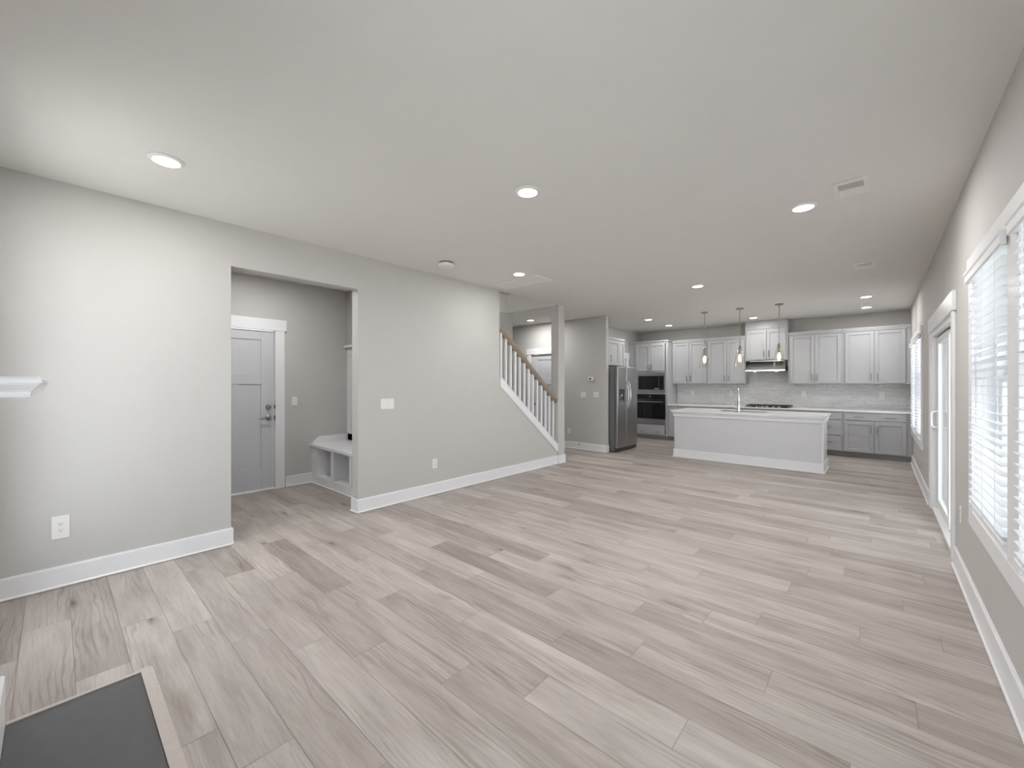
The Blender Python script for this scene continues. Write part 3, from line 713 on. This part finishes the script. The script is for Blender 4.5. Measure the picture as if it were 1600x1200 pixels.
vent(-.215, -.020, 6.04, 6.385, 6.10, 6.23, 'white ceiling vent between the sliding door and the near recessed light')
vent(-.225, -.075, 9.10, 9.36, 9.15, 9.27, 'white ceiling vent squeezed between the two kitchen recessed lights')
r = thing('return_air_grille', (-3.60, 4.28, H), 'large white return air grille on the ceiling by the stairs', 'air vent')
bm = new()
for q in ((-4.0, -3.965, 4.02, 4.36), (-3.225, -3.19, 4.02, 4.36), (-3.965, -3.225, 4.02, 4.045), (-3.965, -3.225, 4.335, 4.36)): box(bm, *q, H-.010, H-.0004, .003)
obj('frame', bm, 'plastic', r)
bm = new(); yy = 4.055
while yy < 4.33:
    prism(bm, [(yy, H-.0008), (yy+.009, H-.007), (yy+.0135, H-.007), (yy+.006, H-.0008)], 'x', -3.966, -3.224); yy += .0135
obj('slats', bm, 'ceil', r)
def pendant(x, y, label, first=None):
    if first: return dup(first, (x, y, H), label)
    r = thing('pendant_light', (x, y, H), label, 'pendant light', 'clear glass pendants above the island')
    bm = new(); lathe(bm, [(.064, -.0003), (.064, -.012), (.058, -.018), (.012, -.020), (.010, -.032)], (x, y, H), 'z', 32); obj('canopy', bm, 'nickel', r, True)
    obj('rod', tube(new(), [(x, y, H-.03), (x, y, 2.07)], .0055, 10), 'nickel', r, True)
    bm = new(); lathe(bm, [(.006, 2.075), (.014, 2.062), (.022, 2.045), (.026, 2.030), (.026, 2.018), (.015, 2.018), (.015, 1.905), (0, 1.903)], (x, y, 0), 'z', 24); obj('socket', bm, 'nickel', r, True)
    bm = new(); po = [(.024, 2.030), (.030, 2.020), (.050, 1.93), (.074, 1.80), (.092, 1.70), (.096, 1.672), (.0935, 1.672), (.0895, 1.70), (.0715, 1.80), (.0475, 1.93), (.0275, 2.018)]
    lathe(bm, po, (x, y, 0), 'z', 40); obj('glass_shade', bm, 'pglass', r, True)
    bm = new()
    for k in range(2):
        a = PI*k+.72
        tube(bm, [(x+rr*math.cos(a), y+rr*math.sin(a), z_) for rr, z_ in ((.024, 2.032), (.053, 1.93), (.066, 1.865))], .0028, 6)
    obj('edge_reflection', bm, 'nickel', r, True)  # dark reflections at the glass edge, built as thin rods
    bm = new(); lathe(bm, [(.011, 1.905), (.013, 1.89), (.021, 1.862), (.025, 1.835), (.022, 1.81), (.012, 1.796), (0, 1.792)], (x, y, 0), 'z', 20); obj('bulb', bm, 'bulb', r, True)
    d = bpy.data.lights.new('lamp', 'POINT'); d.energy = 2; d.color = (1, .84, .62); d.shadow_soft_size = .03
    o = bpy.data.objects.new('lamp', d); COL.objects.link(o); o.parent = r; o.location = (0, 0, 1.775-H)
    return r
P0 = pendant(-2.475, 8.285, 'clear cone glass pendant farthest left above the island')
pendant(-1.873, 8.285, 'clear cone glass pendant in the middle above the island', P0)
pendant(-1.268, 8.285, 'clear cone glass pendant farthest right, in front of the range hood', P0)

# ================================================================== KITCHEN
def pull(face, at, u, z, parent, vertical=True, L=.135):
    bm = new(); d0 = .030
    def p(du, d, dz): return fpt(face, at, u+du, d, z+dz)
    f = facing(face, at)
    if vertical:
        f(bm, u-.006, u+.006, d0-.005, d0+.005, z-L/2, z+L/2, .002)
        for s in (-1, 1): f(bm, u-.004, u+.004, 0, d0, z+s*L*.36-.004, z+s*L*.36+.004)
    else:
        f(bm, u-L/2, u+L/2, d0-.005, d0+.005, z-.006, z+.006, .002)
        for s in (-1, 1): f(bm, u+s*L*.36-.004, u+s*L*.36+.004, 0, d0, z-.004, z+.004)
    return obj('handle', bm, 'pull', parent)
def shaker(face, at, u0, u1, z0, z1, parent, name='door', st=.057):
    f = facing(face, at); bm = new(); t = .021
    f(bm, u0, u0+st, .0005, t, z0, z1, .0025); f(bm, u1-st, u1, .0005, t, z0, z1, .0025); f(bm, u0+st, u1-st, .0005, t, z0, z0+st, .0025); f(bm, u0+st, u1-st, .0005, t, z1-st, z1, .0025)
    f(bm, u0+.02, u1-.02, .0005, t-.014, z0+.02, z1-.02)
    return obj(name, bm, 'cab', parent)
def slabfront(face, at, u0, u1, z0, z1, parent, name='drawer'):
    return obj(name, facing(face, at)(new(), u0, u1, .0005, .02, z0, z1, .003), 'cab', parent)
UZ0, UZ1, UF = 1.365, 2.405, 10.20
def upper(x0, x1, label, split, hz_=1.50, z0=UZ0, z1=UZ1, face=UF, doors=None, crown=True, dz=(1.385, 2.362), hoff=.045):
    r = thing('wall_cabinet', ((x0+x1)/2, YK, z0), label, 'kitchen cabinet', 'grey shaker wall cabinets')
    obj('body', box(new(), x0+.001, x1-.001, face, YK-.002, z0, z1), 'cab', r)
    a, s, b_ = doors
    d1 = shaker('-y', face, a, s-.003, *dz, r); pull('-y', face-.02, s-hoff, hz_, d1)
    d2 = shaker('-y', face, s+.003, b_, *dz, r); pull('-y', face-.02, s+hoff, hz_, d2)
    if crown:
        bm = new(); box(bm, x0+.001, x1-.001, face-.022, YK-.002, z1, z1+.035, .003); box(bm, x0+.001, x1-.001, face-.014, face, z1-.03, z1)
        obj('crown_moulding', bm, 'cab', r)
    return r
upper(-3.80, -2.985, 'grey two-door wall cabinet beside the tall oven cabinet', 0, doors=(-3.775, -3.398, -3.008))
upper(-2.985, -2.19, 'grey two-door wall cabinet between the oven side and the range hood', 0, doors=(-2.962, -2.564, -2.206))
upper(-1.405, -.51, 'grey two-door wall cabinet to the right of the range hood', 0, doors=(-1.372, -.955, -.54))
upper(-.51, XR-.003, 'grey two-door wall cabinet in the corner by the kitchen window', 0, doors=(-.48, -.058, .366))
r = upper(-2.19, -1.405, 'grey two-door cabinet above the range hood, boxed up to the ceiling', 0, doors=(-2.162, -1.785, -1.437), z0=1.872, z1=2.56, crown=False, dz=(1.895, 2.525), face=10.17, hz_=2.02)
bm = new(); box(bm, -2.189, -1.406, 10.17, YK-.002, 2.56, H-.001); box(bm, -2.189, -1.406, 10.155, 10.17, 2.56, 2.60, .003); obj('soffit_box', bm, 'cab', r)
# tall oven cabinet
TF, TX0, TX1 = 9.90, -4.64, -3.80
r = thing('oven_cabinet', ((TX0+TX1)/2, YK, 0), 'tall grey cabinet holding the microwave and wall oven', 'kitchen cabinet')
bm = new()
box(bm, TX0, TX0+.02, TF, YK-.002, .10, 2.405); box(bm, TX1-.02, TX1-.001, TF, YK-.002, .10, 2.405); box(bm, TX0, TX1-.001, YK-.02, YK-.002, .10, 2.405)
for z0, z1 in ((.10, .125), (.375, .392), (1.118, 1.150), (1.652, 1.685), (2.365, 2.405)): box(bm, TX0+.02, TX1-.02, TF, YK-.02, z0, z1)
box(bm, TX0+.02, TX0+.05, TF+.0006, TF+.02, .126, 2.36); box(bm, TX1-.05, TX1-.02, TF+.0006, TF+.02, .126, 2.36); box(bm, XK+.003, TX0, TF+.01, TF+.03, .10, 2.405)
obj('body', bm, 'cab', r)
d = shaker('-y', TF, -4.615, -4.235, 1.692, 2.362, r); pull('-y', TF-.02, -4.275, 1.79, d)
d = shaker('-y', TF, -4.231, -3.865, 1.692, 2.362, r); pull('-y', TF-.02, -4.19, 1.79, d)
d = slabfront('-y', TF, -4.615, -3.865, .128, .365, r); pull('-y', TF-.02, -4.42, .19, d, False, .12); pull('-y', TF-.02, -4.04, .19, d, False, .12)
bm = new(); box(bm, XK+.003, TX1+.012, TF-.022, YK-.002, 2.405, 2.44, .003); obj('crown_moulding', bm, 'cab', r)
obj('toe_kick', box(new(), XK+.003, TX1-.001, TF+.075, TF+.095, 0, .10), 'toe', r)
r = thing('microwave', (-4.21, TF, 1.15), 'black built-in microwave with steel trim above the wall oven', 'microwave')
f = facing('-y', TF)
bm = new(); f(bm, -4.585, -3.852, .0005, .018, 1.151, 1.651, .003); box(bm, -4.58, -3.86, TF+.0205, YK-.05, 1.152, 1.650); obj('trim_frame', bm, 'steel', r)
q = obj('door', f(new(), -4.54, -4.01, .0175, .028, 1.232, 1.570, .004), 'black', r)
obj('control_panel', f(new(), -4.005, -3.885, .0175, .028, 1.232, 1.570, .004), 'black', r)
obj('display', f(new(), -4.12, -4.02, .0282, .029, 1.25, 1.262), 'plastic', q)
r = thing('wall_oven', (-4.21, TF, .39), 'black glass wall oven with steel handle below the microwave', 'oven')
obj('chassis', box(new(), -4.58, -3.86, TF+.0205, YK-.05, .393, 1.117), 'steel', r)
obj('control_panel', f(new(), -4.585, -3.852, .0005, .022, .985, 1.117, .003), 'black', r)
q = obj('door', f(new(), -4.585, -3.852, .0005, .026, .515, .975, .003), 'black', r)
bm = new(); y_ = TF-.066; tube(bm, [(-4.55, y_, .93), (-3.89, y_, .93)], .011, 12)
for xx in (-4.52, -3.92): tube(bm, [(xx, TF-.024, .93), (xx, y_, .93)], .008, 8)
obj('handle', bm, 'chrome', q, True)
obj('lower_trim', f(new(), -4.585, -3.852, .0005, .022, .393, .508, .003), 'steel', r)
obj('display', f(new(), -4.25, -4.22, .0222, .023, 1.05, 1.065), 'plastic', r)

# base cabinets along the back wall
BF, CZ0, CZ1 = 9.92, .848, .878
def base_cab(x0, x1, label):
    r = thing('base_cabinet', ((x0+x1)/2, YK, 0), label, 'kitchen cabinet', 'grey shaker base cabinets')
    obj('body', box(new(), x0+.001, x1-.001, BF, YK-.002, .10, CZ0), 'cab', r)
    obj('toe_kick', box(new(), x0+.001, x1-.001, BF+.075, BF+.095, 0, .10), 'toe', r); return r
r = base_cab(-.50, XR-.003, 'grey base cabinet with wide drawer over two doors by the window')
d = slabfront('-y', BF, -.478, .366, .700, .826, r); pull('-y', BF-.02, -.268, .764, d, False, .15); pull('-y', BF-.02, .165, .764, d, False, .15)
d = shaker('-y', BF, -.478, -.060, .112, .675, r); pull('-y', BF-.02, -.100, .54, d)
d = shaker('-y', BF, -.054, .366, .112, .675, r); pull('-y', BF-.02, -.014, .54, d)
r = base_cab(-.965, -.50, 'grey base cabinet of three drawers, partly behind the island end')
for z0, z1 in ((.704, .826), (.402, .678), (.112, .386)):
    d = slabfront('-y', BF, -.945, -.528, z0, z1, r); pull('-y', BF-.02, -.737, (z0+z1)/2+.02, d, False, .15)
r = base_cab(-2.20, -.965, 'grey base cabinet under the cooktop, hidden behind the island')
d = shaker('-y', BF, -2.18, -1.585, .112, .826, r); pull('-y', BF-.02, -1.63, .70, d)
d = shaker('-y', BF, -1.58, -.985, .112, .826, r); pull('-y', BF-.02, -1.535, .70, d)
r = base_cab(-2.985, -2.20, 'grey base cabinet left of the cooktop, hidden behind the island')
d = shaker('-y', BF, -2.96, -2.595, .112, .675, r); d = shaker('-y', BF, -2.59, -2.22, .112, .675, r); d = slabfront('-y', BF, -2.96, -2.22, .70, .826, r)
r = base_cab(-3.80, -2.985, 'grey base cabinet next to the oven cabinet, glimpsed past the island')
d = shaker('-y', BF, -3.775, -3.395, .112, .675, r); pull('-y', BF-.02, -3.44, .56, d)
d = shaker('-y', BF, -3.39, -3.01, .112, .675, r); pull('-y', BF-.02, -3.345, .56, d); d = slabfront('-y', BF, -3.775, -3.01, .70, .826, r)
tag(obj('countertop', box(new(), -3.799, XR-.003, BF-.03, YK-.002, CZ0+.0005, CZ1, .003), 'quartz'), 'long white countertop along the kitchen back wall', 'countertop')
bm = new(); box(bm, -3.799, XR-.003, YK-.012, YK-.001, CZ1+.0005, UZ0-.0005); box(bm, -2.188, -1.407, YK-.012, YK-.001, UZ0-.0005, 1.869)
struct('wall_backsplash', bm, 'tile', 'glossy white handmade tile backsplash')
for x_, l in ((-3.42, 'white outlet on the backsplash nearest the oven cabinet'), (-2.56, 'white outlet on the backsplash left of the cooktop'), (-1.17, 'white outlet on the backsplash right of the cooktop'), (.05, 'white outlet on the backsplash nearest the window')):
    plate('wall_outlet', '-y', YK-.012, x_, 1.16, .075, .118, l, 'outlet', kind='duplex')

# range hood
r = thing('range_hood', (-1.797, YK, 1.63), 'slanted stainless range hood above the cooktop', 'range hood')
HX0, HX1 = -2.165, -1.43
bm = new(); prism(bm, [(YK-.013, 1.672), (10.03, 1.672), (10.03, 1.676), (10.26, 1.858), (YK-.013, 1.858)], 'x', HX0, HX1)
for v in bm.verts:                                            # top is narrower than the rim
    if v.co.z > 1.8: v.co.x = -1.797 + (v.co.x+1.797)*.84
obj('canopy', bm, 'steel', r)
obj('rim', box(new(), HX0-.004, HX1+.004, 10.022, YK-.013, 1.640, 1.672, .003), 'chrome', r)
obj('collar', box(new(), -2.11, -1.485, 10.25, YK-.013, 1.858, 1.871), 'chrome', r)
for xx in (-2.0, -1.6):
    bm = new(); lathe(bm, [(.03, 1.6395), (.028, 1.637), (0, 1.636)], (xx, 10.15, 0), 'z', 20); obj('lamp_lens', bm, 'hoodlamp', r, True)
    d = bpy.data.lights.new('lamp', 'SPOT'); d.energy = 2.5; d.color = (1, .95, .88); d.spot_size = 2.4; d.spot_blend = 1; d.shadow_soft_size = .03
    o = bpy.data.objects.new('lamp', d); COL.objects.link(o); o.parent = r; o.location = Vector((xx, 10.15, 1.625)) - WL[r.name]
# cooktop
r = thing('gas_cooktop', (-1.74, 10.17, CZ1), 'black gas cooktop with iron grates on the back counter', 'cooktop')
obj('burner_plate', box(new(), -2.15, -1.34, 9.945, 10.42, CZ1+.0005, CZ1+.012, .004), 'black', r)
for i in range(3):
    a = -2.135+.265*i; b_ = a+.255; bm = new(); z0, z1 = CZ1+.030, CZ1+.046
    for q in ((a, a+.014, 9.97, 10.40), (b_-.014, b_, 9.97, 10.40), (a, b_, 9.97, 9.984), (a, b_, 10.386, 10.40), (a, b_, 10.178, 10.192), ((a+b_)/2-.006, (a+b_)/2+.006, 9.97, 10.40)): box(bm, *q, z0, z1, .003)
    for xx in (a+.007, b_-.007):
        for yy in (9.98, 10.185, 10.39): box(bm, xx-.006, xx+.006, yy-.006, yy+.006, CZ1+.011, z0)
    obj('grate', bm, 'iron', r)
for x_, y_ in ((-2.0, 10.08), (-2.0, 10.29), (-1.735, 10.185), (-1.47, 10.08), (-1.47, 10.29)):
    bm = new(); lathe(bm, [(.045, CZ1+.012), (.045, CZ1+.02), (.03, CZ1+.026), (0, CZ1+.026)], (x_, y_, 0), 'z', 20); obj('burner', bm, 'iron', r, True)
for i in range(5):
    bm = new(); lathe(bm, [(.016, CZ1+.012), (.015, CZ1+.030), (0, CZ1+.031)], (-1.93+.1*i, 9.957, 0), 'z', 16); obj('knob', bm, 'chrome', r, True)

# refrigerator
FX, FY0, FY1, FZ = -3.875, 7.488, 8.385, 1.72
r = thing('refrigerator', (-4.25, 7.94, 0), 'stainless side-by-side refrigerator with ice dispenser at the end of the hall wall', 'refrigerator')
obj('body', box(new(), -4.72, FX-.075, FY0+.008, FY1-.008, .02, FZ-.008, .004), 'steelside', r, label='dark grey refrigerator cabinet side')
ym = 7.885
fd = obj('freezer_door', box(new(), FX-.068, FX, FY0, ym-.003, .075, FZ, .012, 3), 'steel', r, True)
rd = obj('fridge_door', box(new(), FX-.068, FX, ym+.003, FY1, .075, FZ, .012, 3), 'steel', r, True)
obj('gasket', box(new(), FX-.0745, FX-.0685, FY0+.012, FY1-.012, .08, FZ-.01), 'dark', r)
bm = new(); box(bm, FX-.07, FX-.02, FY0+.01, FY1-.01, .012, .068, .004)
obj('toe_grille', bm, 'dark', r)
for y_, door in ((ym-.045, fd), (ym+.045, rd)):
    bm = new(); pts = []
    for k in range(15):
        q = k/14; zz = .87+.56*q; pts.append((FX+.012+.055*math.sin(PI*q)**.7 if 0 < k < 14 else FX-.002, y_, zz))
    tube(bm, pts, .0125, 10); obj('handle', bm, 'chrome', door, True)
bm = new(); box(bm, FX-.003, FX+.004, 7.565, 7.775, 1.015, 1.268, .003)
q = obj('ice_dispenser', bm, 'black', fd)
bm = new(); box(bm, FX+.0045, FX+.012, 7.61, 7.69, 1.03, 1.045, .002); box(bm, FX+.0045, FX+.010, 7.655, 7.69, 1.13, 1.16, .003); box(bm, FX+.0045, FX+.010, 7.60, 7.625, 1.10, 1.14, .003)
obj('paddle', bm, 'chrome', q)
bm = new(); lathe(bm, [(.017, FX-.002), (.017, FX+.0015), (0, FX+.0018)], (0, 8.15, .555), 'x', 20); obj('badge', bm, 'nickel', rd)
# cabinet above the refrigerator
r = thing('fridge_top_cabinet', (-4.48, 7.88, 1.755), 'grey cabinet above the refrigerator against the hall wall end', 'kitchen cabinet')
CF = -4.15
obj('body', box(new(), XK+.002, CF, 7.463, 8.30, 1.755, 2.30), 'cab', r)
d = shaker('+x', CF, 7.47, 8.055, 1.765, 2.275, r); pull('+x', CF+.02, 7.655, 1.90, d)
d = shaker('+x', CF, 8.068, 8.295, 1.765, 2.275, r, st=.05)
bm = new(); box(bm, XK+.002, CF+.022, 7.463, 8.32, 2.30, 2.34, .003); obj('crown_moulding', bm, 'cab', r)
obj('end_panel', box(new(), XK+.002, CF, 8.385+.008, 8.41, 0.0, 1.754), 'cab', r)

# island
IX0, IX1, IY0, IY1 = -2.875, -.632, 7.815, 8.50
r = thing('kitchen_island', ((IX0+IX1)/2, 8.15, 0), 'large pale grey kitchen island with white base trim', 'kitchen island')
obj('body', box(new(), IX0, IX1, IY0, IY1, 0.0, CZ0-.0005), 'island', r)
bm = new(); f = facing('-y', IY0)
for d0, z0, z1 in ((.016, 0, .152), (.030, 0, .018)):
    box(bm, IX0-d0, IX1+d0, IY0-d0, IY0-.0005, z0, z1, .003); box(bm, IX0-d0, IX0-.0005, IY0-.0005, IY1, z0, z1, .003); box(bm, IX1+.0005, IX1+d0, IY0-.0005, IY1, z0, z1, .003)
obj('base_trim', bm, 'trim', r)
bm = new()
for d0, z0, z1 in ((.018, .765, CZ0-.001), (.030, .815, CZ0-.001)):
    box(bm, IX0-d0, IX1+d0, IY0-d0, IY0-.0005, z0, z1, .003); box(bm, IX0-d0, IX0-.0005, IY0-.0005, IY1, z0, z1, .003); box(bm, IX1+.0005, IX1+d0, IY0-.0005, IY1, z0, z1, .003)
obj('top_trim', bm, 'trim', r)
bm = new(); box(bm, IX1+.0005, IX1+.012, IY0-.012, IY0+.07, .15, .77, .002); box(bm, IX1-.012, IX1+.0003, IY0-.012, IY0-.0005, .15, .77, .002); obj('corner_trim', bm, 'trim', r)
for i in range(4):
    a = IX0+.01+i*.556; d = shaker('+y', IY1, a, a+.548, .11, .83, r); pull('+y', IY1+.02, a+.05, .70, d)
bm = new(); IZ0, IZ1 = CZ0+.0005, CZ1; cx0, cx1, cy0, cy1 = -2.925, -.595, 7.745, 8.76; sx0, sx1, sy0, sy1 = -2.2, -1.45, 8.08, 8.46
for q in ((cx0, sx0, cy0, cy1), (sx1, cx1, cy0, cy1), (sx0, sx1, cy0, sy0), (sx0, sx1, sy1, cy1)): box(bm, *q, IZ0, IZ1)
bmesh.ops.remove_doubles(bm, verts=bm.verts, dist=1e-5)
tag(obj('island_countertop', bm, 'quartz'), 'white countertop on the island', 'countertop')
bm = new(); sr = thing('sink', (-1.825, 8.27, .66), 'stainless undermount sink sunk in the island countertop', 'sink')
bm = new(); t = .004
for q in ((sx0+.001, sx0+t, sy0+.001, sy1-.001), (sx1-t, sx1-.001, sy0+.001, sy1-.001), (sx0+.001, sx1-.001, sy0+.001, sy0+t), (sx0+.001, sx1-.001, sy1-t, sy1-.001)): box(bm, *q, CZ0+.001, CZ1-.006)
box(bm, sx0+.001, sx1-.001, sy0+.001, sy1-.001, CZ0+.001, CZ0+.004); obj('basin', bm, 'steel', sr)
# faucet: stands on the living-room side of the sink, spout arching over it
fx, fy = -1.83, 8.01
r = thing('kitchen_faucet', (fx, fy, CZ1), 'tall brushed nickel gooseneck faucet on the island', 'faucet')
bm = new(); lathe(bm, [(.027, CZ1+.0003), (.027, CZ1+.006), (.023, CZ1+.010), (.021, CZ1+.17), (.015, CZ1+.19)], (fx, fy, 0), 'z', 24); obj('base', bm, 'chrome', r, True)
pts = [(fx, fy, CZ1+.18), (fx, fy, 1.18)]
for k in range(1, 13):
    a = PI*k/12; pts.append((fx-.22*(.095-.095*math.cos(a)), fy+.095-.095*math.cos(a), 1.195+.095*math.sin(a)))
pts.append((fx-.042, fy+.19, 1.13))
obj('spout', tube(new(), pts, .013, 14), 'chrome', r, True)
obj('spray_head', tube(new(), [(fx-.042, fy+.19, 1.14), (fx-.042, fy+.19, 1.05)], [.0165, .018], 14), 'chrome', r, True)
bm = new(); tube(bm, [(fx-.015, fy, CZ1+.075), (fx-.085, fy, CZ1+.075)], .013, 12); tube(bm, [(fx-.085, fy, CZ1+.07), (fx-.088, fy, CZ1+.16)], [.008, .005], 10); obj('lever', bm, 'chrome', r, True)

# ================================================================== OUTDOORS (seen through blinds and the glass door; porch pieces added)
struct('ground_patio', box(new(), XR+.18, 30, -12, 30, -.25, -.12), 'patio')
struct('ground_yard', box(new(), -9, XR+.18, -14, YB-.17, -.25, -.12), 'patio')
struct('wall_view_dimmer', box(new(), XR+.175, 2.5, 7.22, 7.32, -.12, 2.60), 'siding')  # added wall to grey the view through the sliding door
bm = new(); box(bm, XR+.175, 2.5, 1.2, 7.2, 2.42, 2.60)
struct('roof_sky_blocker', bm, 'fence')  # added roof, keeps sky light off the slider and near windows
for y_ in (1.3, 7.0): struct('trim_blocker_post', box(new(), 2.3, 2.45, y_, y_+.15, -.12, 2.42), 'fence')  # posts under the added light-blocking roof
r = thing('neighbour_house', (10, 12, -.12), 'pale grey neighbouring house seen through the blinds', 'house')
bm = new(); box(bm, 8, 16, -2, 24, -.12, 5.6)
obj('wall', bm, 'siding', r)
for i in range(5):
    y_ = 1+4.4*i; bm = new(); box(bm, 7.95, 8.0, y_, y_+1.0, .9, 2.4); w = obj('window', bm, 'fence', r)
    obj('pane', box(new(), 7.93, 7.95, y_+.1, y_+.9, 1.0, 2.3), 'black', w)
bm = new(); prism(bm, [(7.4, 5.5), (16.6, 5.5), (12, 8.2)], 'y', -2.5, 24.5); obj('roof', bm, 'roof', r)
r = thing('fence', (4.2, 9, -.12), 'white picket fence outside the right windows', 'fence')
for i in range(16):
    y_ = 2+1.2*i; obj('post', box(new(), 4.2, 4.3, y_, y_+.1, -.12, 1.45), 'fence', r)
bm = new(); y_ = 2.1
while y_ < 20: box(bm, 4.23, 4.25, y_, y_+.09, 0, 1.35); y_ += .13
obj('pickets', bm, 'fence', r)
